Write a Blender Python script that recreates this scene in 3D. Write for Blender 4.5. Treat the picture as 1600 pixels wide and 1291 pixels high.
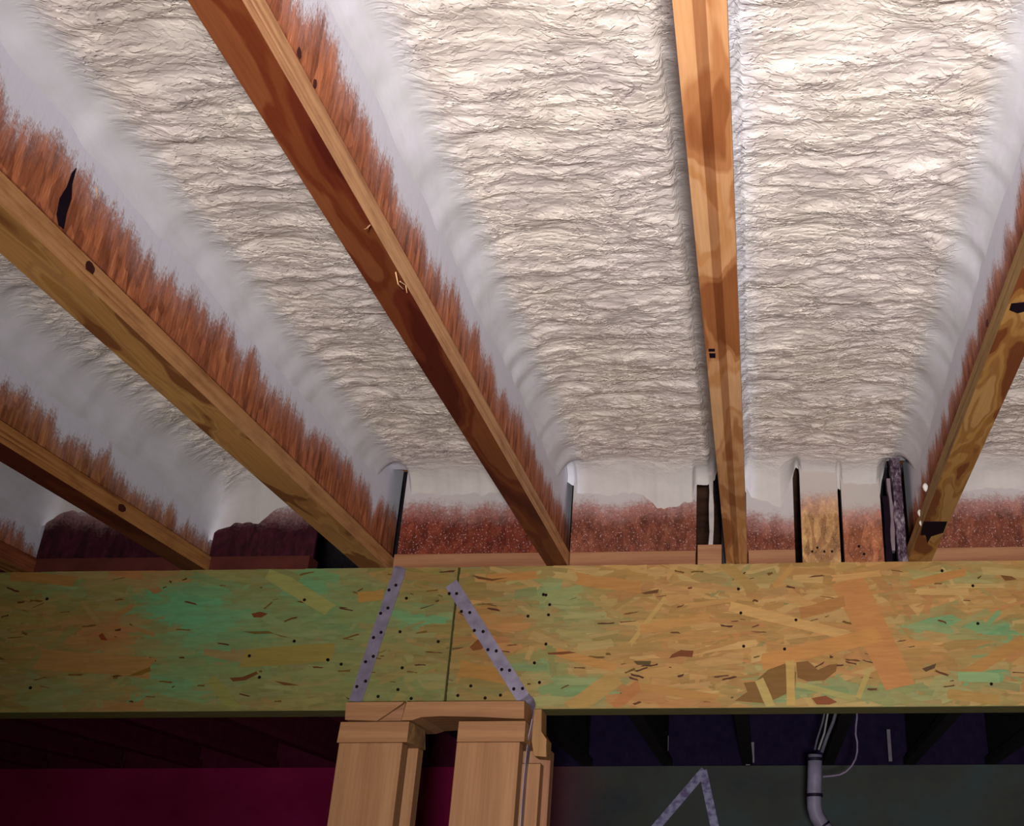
import bpy, bmesh, math, random
import numpy as np
from mathutils import Vector, Matrix
random.seed(7); rng = np.random.default_rng(11)
for o in list(bpy.data.objects): bpy.data.objects.remove(o)
C = bpy.context.scene.collection
SC = bpy.context.scene

# ------------------------------------------------------------ camera
EYE = 1.65
H = EYE + 0.70715            # underside of the joists
D = 2.401                    # front face of the beam
HB = 0.3076                  # beam depth
FPX, CX, CY = 1736.76, 1110.44, 555.93
RT = Vector((0.99896698, 0.04542151, 0.00136408)); UP = Vector((0.01942863, -0.45405002, 0.89076434)); FW = Vector((-0.04107922, 0.88981766, 0.45446345))
cam = bpy.data.cameras.new('camera'); cam.sensor_fit = 'HORIZONTAL'; cam.sensor_width = 36
cam.lens = FPX / 1600 * 36
cam.shift_x = (800 - CX) / 1600; cam.shift_y = (CY - 645.5) / 1600
cam.clip_start = 0.02
co = bpy.data.objects.new('camera', cam); C.objects.link(co)
M = Matrix((RT, UP, -FW)).transposed().to_4x4(); M.translation = Vector((0, 0, EYE)); co.matrix_world = M
SC.camera = co

# ------------------------------------------------------------ world, lamps, exposure
w = bpy.data.worlds.new('world'); SC.world = w; w.use_nodes = True
w.node_tree.nodes['Background'].inputs[0].default_value = (0.16, 0.12, 0.13, 1); w.node_tree.nodes['Background'].inputs[1].default_value = 0.3
def lamp(name, loc, power, col, size, kind='POINT'):
    l = bpy.data.lights.new(name, kind); l.energy = power; l.color = col; l.shadow_soft_size = size
    o = bpy.data.objects.new(name, l); o.location = loc; C.objects.link(o); return o
lo = lamp('camera_flash', (0.06, -0.48, EYE - 0.12), 236, (1.0, 0.95, 0.92), 0.06, 'SPOT')  # unseen light near the camera, standing in for its flash
lo.data.spot_size = math.radians(110); lo.data.spot_blend = 1.0
lo.rotation_euler = (Vector((0.36, 1.9, 0.95))).to_track_quat('-Z', 'Y').to_euler()
lamp('fill_light', (0.9, -2.6, 1.3), 36, (1.0, 0.78, 0.76), 0.35)  # added warm fill behind the camera, not a lamp of the room
SC.view_settings.view_transform = 'Standard'; SC.view_settings.look = 'None'
SC.view_settings.gamma = 1; SC.view_settings.exposure = 0.0; SC.view_settings.use_curve_mapping = False

# ------------------------------------------------------------ helpers
def ray(px, py):
    v = RT * ((px - CX) / FPX) + FW - UP * ((py - CY) / FPX); return v
def on_y(px, py, Y):         # point of the vertical plane y = Y
    v = ray(px, py); v = v * (Y / v.y); return Vector((v.x, v.y, v.z + EYE))

def lin(r, g, b):
    f = lambda c: (c / 255 / 12.92) if c / 255 <= .04045 else ((c / 255 + .055) / 1.055) ** 2.4
    return (f(r), f(g), f(b), 1)

class MB:
    def __init__(s): s.v = []; s.f = []; s.c = []
    def poly(s, pts, col=None):
        n = len(s.v); s.v += [tuple(p) for p in pts]; s.f.append(tuple(range(n, n + len(pts)))); s.c.append(col)
    def hexa(s, p, col=None):      # 8 corners: bottom ring 0-3, top ring 4-7
        n = len(s.v); s.v += [tuple(q) for q in p]
        for q in ((3, 2, 1, 0), (4, 5, 6, 7), (0, 1, 5, 4), (1, 2, 6, 5), (2, 3, 7, 6), (3, 0, 4, 7)):
            s.f.append(tuple(n + i for i in q)); s.c.append(col)
    def box(s, x0, x1, y0, y1, z0, z1, col=None):
        s.hexa([(x0, y0, z0), (x1, y0, z0), (x1, y1, z0), (x0, y1, z0), (x0, y0, z1), (x1, y0, z1), (x1, y1, z1), (x0, y1, z1)], col)
    def prism(s, ring, off, col=None):   # ring of points extruded by the vector off
        n = len(s.v); k = len(ring); off = Vector(off)
        s.v += [tuple(p) for p in ring] + [tuple(Vector(p) + off) for p in ring]
        s.f.append(tuple(range(n, n + k))); s.f.append(tuple(range(n + 2 * k - 1, n + k - 1, -1))); s.c += [col, col]
        for i in range(k):
            j = (i + 1) % k; s.f.append((n + j, n + i, n + k + i, n + k + j)); s.c.append(col)
    def tube(s, pts, r, seg=12, cap=True):
        pts = [Vector(p) for p in pts]; n0 = len(s.v); rs = r if isinstance(r, (list, tuple)) else [r] * len(pts)
        ref = None
        for i, p in enumerate(pts):
            t = (pts[min(i + 1, len(pts) - 1)] - pts[max(i - 1, 0)]).normalized()
            if ref is None: ref = t.orthogonal().normalized()
            ref = (ref - t * ref.dot(t)).normalized(); b = t.cross(ref)
            for k in range(seg):
                a = 2 * math.pi * k / seg; s.v.append(tuple(p + (ref * math.cos(a) + b * math.sin(a)) * rs[i]))
        for i in range(len(pts) - 1):
            for k in range(seg):
                k2 = (k + 1) % seg; s.f.append((n0 + i * seg + k, n0 + i * seg + k2, n0 + (i + 1) * seg + k2, n0 + (i + 1) * seg + k)); s.c.append(None)
        if cap:
            s.f.append(tuple(n0 + k for k in range(seg))[::-1]); e = n0 + (len(pts) - 1) * seg; s.f.append(tuple(e + k for k in range(seg))); s.c += [None, None]
    def build(s, name, mat, parent=None, bevel=0, smooth=False, loc=None):
        base = Vector(parent.location) if parent else (Vector(loc) if loc else Vector((0, 0, 0)))
        if parent and parent.parent: base = base + Vector(parent.parent.location)
        me = bpy.data.meshes.new(name); me.from_pydata([tuple(Vector(p) - base) for p in s.v], [], s.f)
        if any(c is not None for c in s.c):
            at = me.color_attributes.new('tone', 'FLOAT_COLOR', 'CORNER'); arr = []
            for c, f in zip(s.c, s.f): arr += list(c or (0.5, 0.5, 0.5, 1)) * len(f)
            at.data.foreach_set('color', arr)
        me.materials.append(mat)
        if smooth: me.polygons.foreach_set('use_smooth', [True] * len(me.polygons))
        o = bpy.data.objects.new(name, me); C.objects.link(o)
        if parent: o.parent = parent
        else: o.location = base
        if bevel:
            m = o.modifiers.new('bevel', 'BEVEL'); m.width = bevel; m.segments = 2; m.limit_method = 'ANGLE'
        return o

def tag(o, label=None, cat=None, group=None, kind=None):
    if label: o['label'] = label
    if cat: o['category'] = cat
    if group: o['group'] = group
    if kind: o['kind'] = kind
    return o
def thing(name, loc, label, cat, group=None):
    o = bpy.data.objects.new(name, None); o.empty_display_size = .05; o.location = loc; C.objects.link(o); return tag(o, label, cat, group)

# ------------------------------------------------------------ materials
class NT:
    def __init__(s, name):
        s.m = bpy.data.materials.new(name); s.m.use_nodes = True; s.t = s.m.node_tree
        s.b = s.t.nodes['Principled BSDF']; s.out = s.t.nodes['Material Output']
    def n(s, typ, **kw):
        nd = s.t.nodes.new(typ)
        for k, v in kw.items():
            if k.startswith('i_'): 
                key = k[2:]; nd.inputs[int(key) if key.isdigit() else key].default_value = v
            else: setattr(nd, k, v)
        return nd
    def l(s, a, b): s.t.links.new(a, b)
    def sock(s, x, inp):
        if isinstance(x, (int, float)): inp.default_value = x
        else: s.l(x, inp)
    def math(s, op, a, b=0.0, clamp=False):
        nd = s.n('ShaderNodeMath', operation=op, use_clamp=clamp); s.sock(a, nd.inputs[0]); s.sock(b, nd.inputs[1]); return nd.outputs[0]
    def coord(s, kind='Object'): return s.n('ShaderNodeTexCoord').outputs[kind]
    def mapping(s, v, scale=(1, 1, 1), loc=(0, 0, 0), rot=(0, 0, 0)):
        nd = s.n('ShaderNodeMapping'); nd.inputs['Scale'].default_value = scale; nd.inputs['Location'].default_value = loc; nd.inputs['Rotation'].default_value = rot; s.l(v, nd.inputs[0]); return nd.outputs[0]
    def noise(s, v, scale=1, detail=3, rough=.5, dist=0, out='Fac'):
        nd = s.n('ShaderNodeTexNoise'); nd.inputs['Scale'].default_value = scale; nd.inputs['Detail'].default_value = detail
        nd.inputs['Roughness'].default_value = rough; nd.inputs['Distortion'].default_value = dist; s.l(v, nd.inputs['Vector']); return nd.outputs[out]
    def vor(s, v, scale=1, feature='F1', out='Distance', rand=1):
        nd = s.n('ShaderNodeTexVoronoi', feature=feature); nd.inputs['Scale'].default_value = scale; nd.inputs['Randomness'].default_value = rand; s.l(v, nd.inputs['Vector']); return nd.outputs[out]
    def ramp(s, fac, stops, interp='LINEAR'):
        nd = s.n('ShaderNodeValToRGB'); r = nd.color_ramp; r.interpolation = interp
        while len(r.elements) < len(stops): r.elements.new(.5)
        for e, (p, c) in zip(r.elements, stops): e.position = p; e.color = c if len(c) == 4 else (*c, 1)
        s.l(fac, nd.inputs[0]); return nd.outputs[0]
    def mix(s, fac, a, b, mode='MIX'):
        nd = s.n('ShaderNodeMix', data_type='RGBA', blend_type=mode)
        s.sock(fac, nd.inputs[0])
        for x, i in ((a, 6), (b, 7)):
            if isinstance(x, tuple): nd.inputs[i].default_value = x if len(x) == 4 else (*x, 1)
            else: s.l(x, nd.inputs[i])
        return nd.outputs[2]
    def step(s, x, a, b):
        nd = s.n('ShaderNodeMapRange', interpolation_type='SMOOTHSTEP'); s.l(x, nd.inputs[0]); nd.inputs[1].default_value = a; nd.inputs[2].default_value = b; return nd.outputs[0]
    def sep(s, v): nd = s.n('ShaderNodeSeparateXYZ'); s.l(v, nd.inputs[0]); return nd.outputs
    def comb(s, x, y, z):
        nd = s.n('ShaderNodeCombineXYZ')
        for q, i in zip((x, y, z), nd.inputs): s.sock(q, i)
        return nd.outputs[0]
    def bump(s, h, dist=.002, strength=1):
        nd = s.n('ShaderNodeBump'); nd.inputs['Distance'].default_value = dist; nd.inputs['Strength'].default_value = strength; s.l(h, nd.inputs['Height']); s.l(nd.outputs[0], s.b.inputs['Normal'])
    def done(s, col, rough=.7, spec=.3, metal=0):
        if isinstance(col, tuple): s.b.inputs['Base Color'].default_value = col if len(col) == 4 else (*col, 1)
        else: s.l(col, s.b.inputs['Base Color'])
        s.b.inputs['Roughness'].default_value = rough; s.b.inputs['Specular IOR Level'].default_value = spec; s.b.inputs['Metallic'].default_value = metal
        return s.m

def veneer(name, pal, sy=3.2, sx=16, seed=0, lo=.34, hi=.66, stripe=False):
    """laminated veneer face: irregular patches with clear edges, drawn out along the board"""
    t = NT(name); v = t.coord()
    wv = t.noise(t.mapping(v, (30, 9, 30), (seed, 0, 0)), 1, 2, .5, 0, 'Color')
    vv = t.n('ShaderNodeVectorMath', operation='MULTIPLY_ADD'); t.l(wv, vv.inputs[0]); vv.inputs[1].default_value = (.02, .10, .02); t.l(v, vv.inputs[2])
    n = t.noise(t.mapping(vv.outputs[0], (sx, sy, sx), (seed * 3.1, seed, 0)), 1, 1.5, .45, .6)
    k = len(pal); stops = []
    for i, c in enumerate(pal):
        a = lo + (hi - lo) * i / k; stops.append((a if i else 0, c))
        if i < k - 1: stops.append((lo + (hi - lo) * (i + .62) / k, c))
    col = t.ramp(n, stops)
    if stripe:   # three butt-laid veneer strips along the flange, the middle one darker
        x = t.sep(v)[0]; x = t.math('ADD', x, .0005); x = t.math('ADD', x, t.math('MULTIPLY', t.sep(v)[1], .0053))
        a = t.math('SUBTRACT', 1.0, t.step(t.math('ABSOLUTE', x), .0052, .0064)); col = t.mix(t.math('MULTIPLY', a, .85), col, (.50, .38, .32, 1), 'MULTIPLY')
    gr = t.noise(t.mapping(v, (260, 10, 260), (seed, 4, 0)), 1, 4, .6)
    col = t.mix(.35, col, t.ramp(gr, [(.35, (.70, .62, .55)), (.6, (1.1, 1.08, 1.05))]), 'MULTIPLY')
    big = t.noise(t.mapping(v, (6, 2.5, 6), (seed, 9, 0)), 1, 3, .5)
    col = t.mix(.6, col, t.ramp(big, [(.35, (.78, .72, .66)), (.62, (1.08, 1.05, 1.0))]), 'MULTIPLY')
    t.bump(gr, .0006, .5)
    return t.done(col, .62, .25)

def ply_edge(name, a, b, dark, seed=0):
    """side of a laminated flange: thin long glue lines"""
    t = NT(name); v = t.coord()
    n = t.noise(t.mapping(v, (1, 2.0, 150), (0, seed, 0)), 1, 3, .55, .4)
    col = t.ramp(n, [(.30, dark), (.42, b), (.62, a)])
    n2 = t.noise(t.mapping(v, (40, 14, 60), (0, seed, 3)), 1, 3, .6)
    col = t.mix(.7, col, t.ramp(n2, [(.3, (.62, .55, .5)), (.55, (1, 1, 1))]), 'MULTIPLY')
    t.bump(n, .001, .6)
    return t.done(col, .65, .25)

def web_mat(name, edge=.125, slope=0.0, base=(.38, .14, .07), speck=False, seed=0, left=False, amp=.055, white=(.76, .77, .88)):
    """reddish strand board of a joist web; foam overspray starts at height `edge` over the joist underside"""
    t = NT(name); v = t.coord(); X, Y, Z = t.sep(v)
    hz = X if speck else Y
    st = t.mapping(v, (60, 75, 14) if not speck else (55, 60, 40), (seed, 0, 0))
    n = t.noise(st, 1, 4, .65, .3)
    col = t.ramp(n, [(.27, tuple(c * .28 for c in base)), (.43, tuple(c * .72 for c in base)), (.58, base), (.75, (base[0] * 1.35, base[1] * 1.9, base[2] * 1.9))])
    vc = t.vor(t.mapping(v, (70, 70, 22), (0, seed, 0), (.3, .2, .1)), 1, out='Color')
    sx = t.sep(vc)[0]; col = t.mix(.55, col, t.ramp(sx, [(0, (.42, .30, .26)), (.5, (1, 1, 1)), (1, (1.45, 1.5, 1.4))]), 'MULTIPLY')
    if speck and base[0] > .12:
        sp = t.noise(v, 260, 2, .6); col = t.mix(t.math('MULTIPLY', t.step(sp, .60, .68), .6), col, (.62, .42, .40, 1))
    # overspray
    e = t.noise(t.comb(hz, 0.0, seed * 1.0), 11, 3, .6)
    s2 = t.noise(t.comb(t.math('MULTIPLY', hz, 24.0), t.math('MULTIPLY', Z, 6.0 if not speck else 40.0), seed + 2.0), 1, 6, .8)
    lvl = t.math('ADD', Z, t.math('MULTIPLY', t.math('SUBTRACT', e, .5), amp * 2.6))
    lvl = t.math('ADD', lvl, t.math('MULTIPLY', t.math('SUBTRACT', s2, .5), amp * 1.5))
    gn = t.noise(v, 170, 3, .7); lvl = t.math('ADD', lvl, t.math('MULTIPLY', t.math('SUBTRACT', gn, .5), .05))
    lvl = t.math('SUBTRACT', lvl, t.math('MULTIPLY', Y, slope))
    f = t.step(lvl, edge - .016, edge + .018)
    f2 = t.math('MULTIPLY', t.step(lvl, edge - .055, edge + .0), .42)
    col = t.mix(f2, col, (.60, .36, .34, 1)); col = t.mix(f, col, (*white, 1))
    h = t.math('MULTIPLY', n, t.math('SUBTRACT', 1.0, t.math('MULTIPLY', f, .8))); t.bump(h, .003, .8)
    return t.done(col, .8, .2)

def foam_mat(name='spray_foam', seed=0.0):
    t = NT(name); v = t.coord(); at = t.n('ShaderNodeAttribute', attribute_name='open'); op = at.outputs['Fac']
    X, Y, Z = t.sep(v)
    wn = t.sep(t.noise(t.mapping(v, (7, 9, 7), (seed, 0, 0)), 1, 2, .5, 0, 'Color'))
    wf = t.sep(t.noise(t.mapping(v, (55, 70, 40), (seed, 0, 0)), 1, 2, .5, 0, 'Color'))
    # lobes bend away near the joists
    bend = t.math('MULTIPLY', t.math('SUBTRACT', 1.0, op), .05)
    x2 = t.math('ADD', X, t.math('ADD', t.math('MULTIPLY', t.math('SUBTRACT', wn[0], .5), .10), t.math('MULTIPLY', t.math('SUBTRACT', wf[0], .5), .012)))
    y2 = t.math('ADD', t.math('ADD', Y, bend), t.math('ADD', t.math('MULTIPLY', t.math('SUBTRACT', wn[1], .5), .055), t.math('MULTIPLY', t.math('SUBTRACT', wf[1], .5), .008)))
    def lobes(kx, ky, o):       # rounded lobes, each at its own height, so they overlap like scales
        nd = t.n('ShaderNodeTexVoronoi', feature='F1'); nd.inputs['Scale'].default_value = 1
        t.l(t.comb(t.math('MULTIPLY', x2, kx), t.math('MULTIPLY', y2, ky), o), nd.inputs['Vector'])
        d = nd.outputs['Distance']; r_ = t.sep(nd.outputs['Color'])[0]
        return t.math('ADD', t.math('SUBTRACT', 1.0, t.math('MULTIPLY', d, t.math('MULTIPLY', d, d))), t.math('MULTIPLY', r_, .55))
    b = lobes(42, 76, 5.0)
    sel = t.noise(t.mapping(v, (9, 22, 9), (seed + 3, 0, 0)), 1, 2, .5)
    rid = t.noise(t.comb(t.math('MULTIPLY', x2, 8.0), t.math('MULTIPLY', y2, 30.0), seed), 1, 2, .5)
    fine = t.noise(t.mapping(v, (140, 300, 140)), 1, 3, .6)
    def steps(kx, ky, o, det, lv, sharp):      # overlapping skins: stepped levels with rounded lips
        q = t.math('MULTIPLY', t.noise(t.comb(t.math('MULTIPLY', x2, kx), t.math('MULTIPLY', y2, ky), o), 1, det, .55), lv)
        fr = t.math('FRACT', q); return t.math('ADD', t.math('FLOOR', q), t.math('ADD', t.step(fr, 0.0, sharp), t.math('MULTIPLY', fr, .25)))
    s1 = steps(14, 30, 2.0, 3, 8.0, .26); s2 = steps(34, 60, 7.0, 2.5, 6.0, .30)
    hh = t.math('ADD', t.math('MULTIPLY', s1, .19), t.math('MULTIPLY', s2, .20))
    hh = t.math('ADD', hh, t.math('MULTIPLY', b, .20)); hh = t.math('ADD', hh, t.math('MULTIPLY', rid, .28)); hh = t.math('ADD', hh, t.math('MULTIPLY', fine, .05)); hh = t.math('SUBTRACT', hh, .60)
    k = t.math('MULTIPLY', t.step(op, .10, .70), t.math('ADD', .35, t.math('MULTIPLY', t.step(sel, .25, .68), .75)))
    vst = t.noise(t.mapping(v, (26, 9, 26), (seed, 0, 0)), 1, 3, .6)
    disp = t.math('ADD', t.math('MULTIPLY', hh, k), t.math('MULTIPLY', vst, .25))
    dn = t.n('ShaderNodeDisplacement'); dn.inputs['Midlevel'].default_value = .6; dn.inputs['Scale'].default_value = .0070
    t.l(disp, dn.inputs['Height']); t.l(dn.outputs[0], t.out.inputs['Displacement']); t.m.displacement_method = 'BOTH'
    tone = t.noise(t.mapping(v, (14, 40, 14), (seed, 6, 0)), 1, 3, .6)
    col = t.ramp(tone, [(.30, (.56, .51, .49)), (.45, (.66, .61, .575)), (.62, (.78, .73, .685))])
    lobe = t.ramp(t.math('ADD', t.math('MULTIPLY', s2, .22), t.math('MULTIPLY', b, .10)), [(.69, (.66, .635, .645)), (.85, (1.13, 1.11, 1.08))]); col = t.mix(t.math('MULTIPLY', k, .8, True), col, lobe, 'MULTIPLY')  # pale tops, grey valleys: light and shade of the lobes put into colour
    tint = t.noise(t.mapping(v, (5, 5, 5), (seed, 2, 0)), 1, 2, .5)
    col = t.mix(.5, col, t.ramp(tint, [(.35, (1.0, .97, .90)), (.6, (1.0, .97, .99))]), 'MULTIPLY')
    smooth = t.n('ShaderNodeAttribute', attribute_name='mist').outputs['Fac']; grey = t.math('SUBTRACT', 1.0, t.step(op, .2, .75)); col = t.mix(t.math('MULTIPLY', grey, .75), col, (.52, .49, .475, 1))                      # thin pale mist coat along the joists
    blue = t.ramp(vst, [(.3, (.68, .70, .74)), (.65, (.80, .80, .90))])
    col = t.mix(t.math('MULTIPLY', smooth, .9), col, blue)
    # scattered wood fibres
    sp = t.vor(t.mapping(v, (28, 28, 28), (seed, 0, 0)), 1)
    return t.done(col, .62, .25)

def lumber(name, a=(.60, .34, .17), b=(.48, .25, .12), axis='Z', seed=0):
    t = NT(name); v = t.coord()
    sc = {'Z': (30, 30, 1.2), 'X': (1.5, 40, 40), 'Y': (40, 1.5, 40)}[axis]
    n = t.noise(t.mapping(v, sc, (seed, seed, 0)), 1, 3, .55, .8)
    col = t.ramp(n, [(.32, b), (.62, a)])
    sc2 = tuple(q * 7 for q in sc); g = t.noise(t.mapping(v, sc2, (seed, 1, 0)), 1, 3, .6)
    col = t.mix(.4, col, t.ramp(g, [(.35, (.74, .68, .62)), (.6, (1, 1, 1))]), 'MULTIPLY')
    t.bump(g, .0008, .5)
    return t.done(col, .6, .3)

def tone_mat(name, rough=.6, spec=.25):
    t = NT(name); at = t.n('ShaderNodeVertexColor', layer_name='tone'); v = t.coord()
    g = t.noise(t.mapping(v, (18, 60, 130)), 1, 4, .6, .5)
    col = t.mix(.45, at.outputs[0], t.ramp(g, [(.33, (.70, .66, .60)), (.6, (1.06, 1.05, 1.02))]), 'MULTIPLY')
    t.bump(g, .0006, .6); return t.done(col, rough, spec)

def plain(name, col, rough=.6, spec=.3, metal=0, var=.25, scale=(20, 20, 20)):
    t = NT(name); v = t.coord(); n = t.noise(t.mapping(v, scale), 1, 4, .6)
    c = t.mix(1.0, (*col, 1), t.ramp(n, [(.3, (1 - var,) * 3), (.65, (1 + var * .4,) * 3)]), 'MULTIPLY'); return t.done(c, rough, spec, metal)

# ------------------------------------------------------------ room shell
XL, XR, YB, YF = -4.2, 3.6, -3.6, 5.95
def slab(name, mat, *b): o = MB(); o.box(*b); r = o.build(name, mat); return tag(r, kind='structure')
conc = plain('concrete_floor', (.30, .25, .22), .85, .2, scale=(2, 2, 2))
wallm = plain('basement_wall', (.30, .20, .18), .9, .2, scale=(3, 3, 3))
deck = NT('subfloor_board'); deck.done(deck.ramp(deck.noise(deck.mapping(deck.coord(), (9, 14, 9)), 1, 4, .6), [(.3, (.10, .045, .035)), (.65, (.20, .10, .06))]), .85, .15); deck = deck.m
farm = NT('foundation_wall'); fv = farm.coord(); fx = farm.sep(fv)[0]
fn = farm.noise(farm.mapping(fv, (2.2, 2, 3)), 1, 4, .6)
fc = farm.mix(farm.step(fx, -1.5, -.7), farm.ramp(fn, [(.3, (.34, .010, .085)), (.7, (.52, .02, .15))]), farm.ramp(fn, [(.3, (.085, .11, .13)), (.5, (.13, .145, .13)), (.7, (.12, .18, .19))]))
farm = farm.done(fc, .9, .15)
slab('floor', conc, XL, XR, YB, YF + .3, -.1, 0)
slab('ceiling', deck, XL, XR, YB, YF + .3, H + .302, H + .33)
slab('wall_left', wallm, XL - .1, XL, YB, YF + .3, 0, H + .33)
slab('wall_right', wallm, XR, XR + .1, YB, YF + .3, 0, H + .33)
slab('wall_back', wallm, XL, XR, YB - .1, YB, 0, H + .33)
slab('wall_far', farm, XL, XR, YF, YF + .3, 0, H)
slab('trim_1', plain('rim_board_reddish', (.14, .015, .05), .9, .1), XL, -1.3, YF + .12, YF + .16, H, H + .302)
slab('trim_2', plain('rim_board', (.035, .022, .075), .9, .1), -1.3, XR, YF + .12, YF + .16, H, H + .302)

# ------------------------------------------------------------ the near joists
XJ = {-4: -1.6837, -3: -1.2761, -2: -.8670, -1: -.4519, 0: -.0520, 1: .3494, 2: .7597}
SK = {-4: -.004, -3: -.0075, -2: .0031, -1: -.0056, 0: .0064, 1: -.0003, 2: 0}    # drift over 1.2 m towards the camera
WJ = {-4: .054, -3: .053, -2: .062, -1: .047, 0: .047, 1: .0505, 2: .054}
HFL = .0335
L_, M_, K_ = (.72, .40, .19), (.50, .21, .085), (.30, .10, .035)
pal = {
 0: [(.34, .12, .04), (.50, .215, .085), (.68, .36, .17), (.62, .30, .12), (.74, .42, .21)],
 -1: [(.09, .011, .005), (.14, .024, .009), (.20, .052, .016), (.16, .032, .010), (.24, .072, .025)],
 -2: [(.24, .09, .03), (.40, .19, .06), (.52, .28, .09), (.44, .22, .08), (.50, .25, .08)],
 1: [(.20, .06, .02), (.34, .15, .04), (.46, .24, .07), (.36, .17, .05), (.50, .28, .10)],
 -3: [(.09, .012, .006), (.14, .025, .010), (.17, .035, .012), (.12, .02, .01)],
}
pal[2] = pal[1]; pal[-4] = pal[-2]
sidep = {-1: ((.66, .36, .17), (.52, .25, .11), (.30, .11, .05)), -2: ((.58, .30, .13), (.50, .24, .09), (.32, .12, .04)), 1: ((.40, .25, .08), (.34, .18, .05), (.14, .05, .02)),
         0: ((.6, .34, .16), (.5, .25, .1), (.3, .1, .04)), -3: ((.52, .24, .08), (.42, .17, .05), (.16, .04, .02))}
sidep[2] = sidep[1]; sidep[-4] = ((.36, .12, .05), (.28, .08, .035), (.12, .02, .015))
webp = {-1: (.127, 0), -2: (.138, 0), 1: (.128, 0), 0: (.10, 0), -3: (.070, -.05), 2: (.12, 0), -4: (.07, -.05)}
lab = {
 0: 'wooden I-joist with striped tan underside running straight up, nearest the room\'s middle',
 -1: 'wooden I-joist with dark red-brown underside and paler side, between two tan-bottomed joists',
 -2: 'wooden I-joist with tan and brown blotched underside, a dark split in its web',
 1: 'wooden I-joist at the right with blotched olive-brown underside and black patch near the beam',
 -3: 'second joist from the left wall side, narrow dark underside under a ragged orange web',
 -4: 'leftmost short reddish joist, only its low corner showing above the beam',
 2: 'joist beyond the right edge, its foam bay just showing'}
YN, YE = -1.6, 2.50
def xj(k, y): return XJ[k] + SK[k] * (D - y) / 1.2
for k in (-4, -3, -2, -1, 0, 1):
    x0 = XJ[k]; base = Vector((x0, D, H)); w2 = WJ[k] / 2; xn, xe = xj(k, YN), xj(k, YE)
    t = thing('i_joist', base, lab[k], 'ceiling joist')
    def sweep(z0, z1, a):
        m = MB(); n = 10
        for i in range(n):
            ya, yb = YN + (YE - YN) * i / n, YN + (YE - YN) * (i + 1) / n; xa, xb = xj(k, ya), xj(k, yb)
            j = len(m.v)
            m.v += [(xa - a, ya, z0), (xa + a, ya, z0), (xa + a, ya, z1), (xa - a, ya, z1), (xb - a, yb, z0), (xb + a, yb, z0), (xb + a, yb, z1), (xb - a, yb, z1)]
            m.f += [(j, j + 4, j + 5, j + 1), (j + 1, j + 5, j + 6, j + 2), (j + 2, j + 6, j + 7, j + 3), (j + 3, j + 7, j + 4, j)]; m.c += [None] * 4
            if i == 0: m.f.append((j, j + 1, j + 2, j + 3)); m.c.append(None)
            if i == n - 1: m.f.append((j + 4, j + 7, j + 6, j + 5)); m.c.append(None)
        return m
    fl = sweep(H, H + HFL, w2).build('bottom_flange', veneer('veneer_%d' % k, pal[k], seed=k * 2.7 + 11, stripe=(k == 0), sy=(3.4 if k == 0 else 4.2 if k in (-2, 1) else 2.6), lo=.34 if k not in (-2, 1) else .40, hi=.66 if k not in (-2, 1) else .60), t)
    fl.data.materials.append(ply_edge('ply_edge_%d' % k, *sidep[k], seed=k))
    for p in fl.data.polygons:
        if abs(p.normal.x) > .7: p.material_index = 1
    e, s = webp[k]
    sweep(H + HFL, H + .27, .005).build('web', web_mat('web_%d' % k, e, s, seed=k * 1.3 + 7, base=(.47, .150, .065) if k != -3 else (.42, .16, .06)), t)
    tf = sweep(H + .2685, H + .302, w2).build('top_flange', fl.data.materials[1], t)
    XJ_base = None
JO = [o for o in C.objects if o.name.startswith('i_joist')]
JK = dict(zip((-4, -3, -2, -1, 0, 1), JO))

# a fibre splinter or two hanging from the flange edges and dark knots / splits
dark = plain('dark_void', (.012, .006, .012), .9, .05)
def blob_on_x(k, pts, side, name, mat, dx=.0008, th=.0012, face='web'):
    """flat mark lying on the side of joist k; pts are (y, z above the joist underside)"""
    half = .005 if face == 'web' else WJ[k] / 2
    m = MB(); m.prism([(xj(k, y) + side * (half + dx), y, H + z) for y, z in pts], (-side * th, 0, 0)); return m.build(name, mat, JK[k])
def px_on_x(k, px, py, side, half):
    X = XJ[k] + side * half; v = ray(px, py); y = v.y * X / v.x
    for _ in range(3): X = xj(k, y) + side * half; y = v.y * X / v.x
    return (y, v.z * X / v.x + EYE - H)
def px_on_z(px, py, z=0.0):
    v = ray(px, py); s = (H + z - EYE) / v.z; return Vector((v.x * s, v.y * s, H + z))
blob_on_x(-2, [px_on_x(-2, *q, 1, .005) for q in ((119, 262), (112, 288), (111, 310), (103, 335), (99, 358), (91, 352), (88, 335), (93, 310), (104, 292), (112, 270))], 1, 'split', dark)['label'] = 'dark vertical split in the web'
def knot(k, px, py, r, face='flange', n=9, ax=1.6):
    half = WJ[k] / 2 if face == 'flange' else .005; side = -1 if k > 0 else 1
    c = px_on_x(k, px, py, side, half)
    pts = [(c[0] + math.cos(a) * r * ax * random.uniform(.7, 1.1), c[1] + math.sin(a) * r * random.uniform(.7, 1.1)) for a in [2 * math.pi * i / n for i in range(n)]]
    m = MB(); m.prism([(xj(k, y) + side * (half + .0006), y, H + z) for y, z in pts], (-side * .0012, 0, 0)); m.build('knot', knotm, JK[k])
knotm = plain('knot_wood', (.07, .012, .010), .8, .2)
knot(-2, 140, 417, .008); knot(-3, 190, 794, .010); knot(-1, 467, 83, .007, 'web', ax=.8); knot(-1, 492, 131, .006, 'web', ax=.8); knot(1, 1543, 505, .006, 'flange')
m = MB(); m.prism([tuple(px_on_z(*q)) for q in ((1443, 815), (1480, 815), (1474, 832), (1455, 838), (1449, 848), (1446, 836), (1438, 836))], (0, 0, -.0008)); m.build('dark_patch', dark, JK[1])
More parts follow.
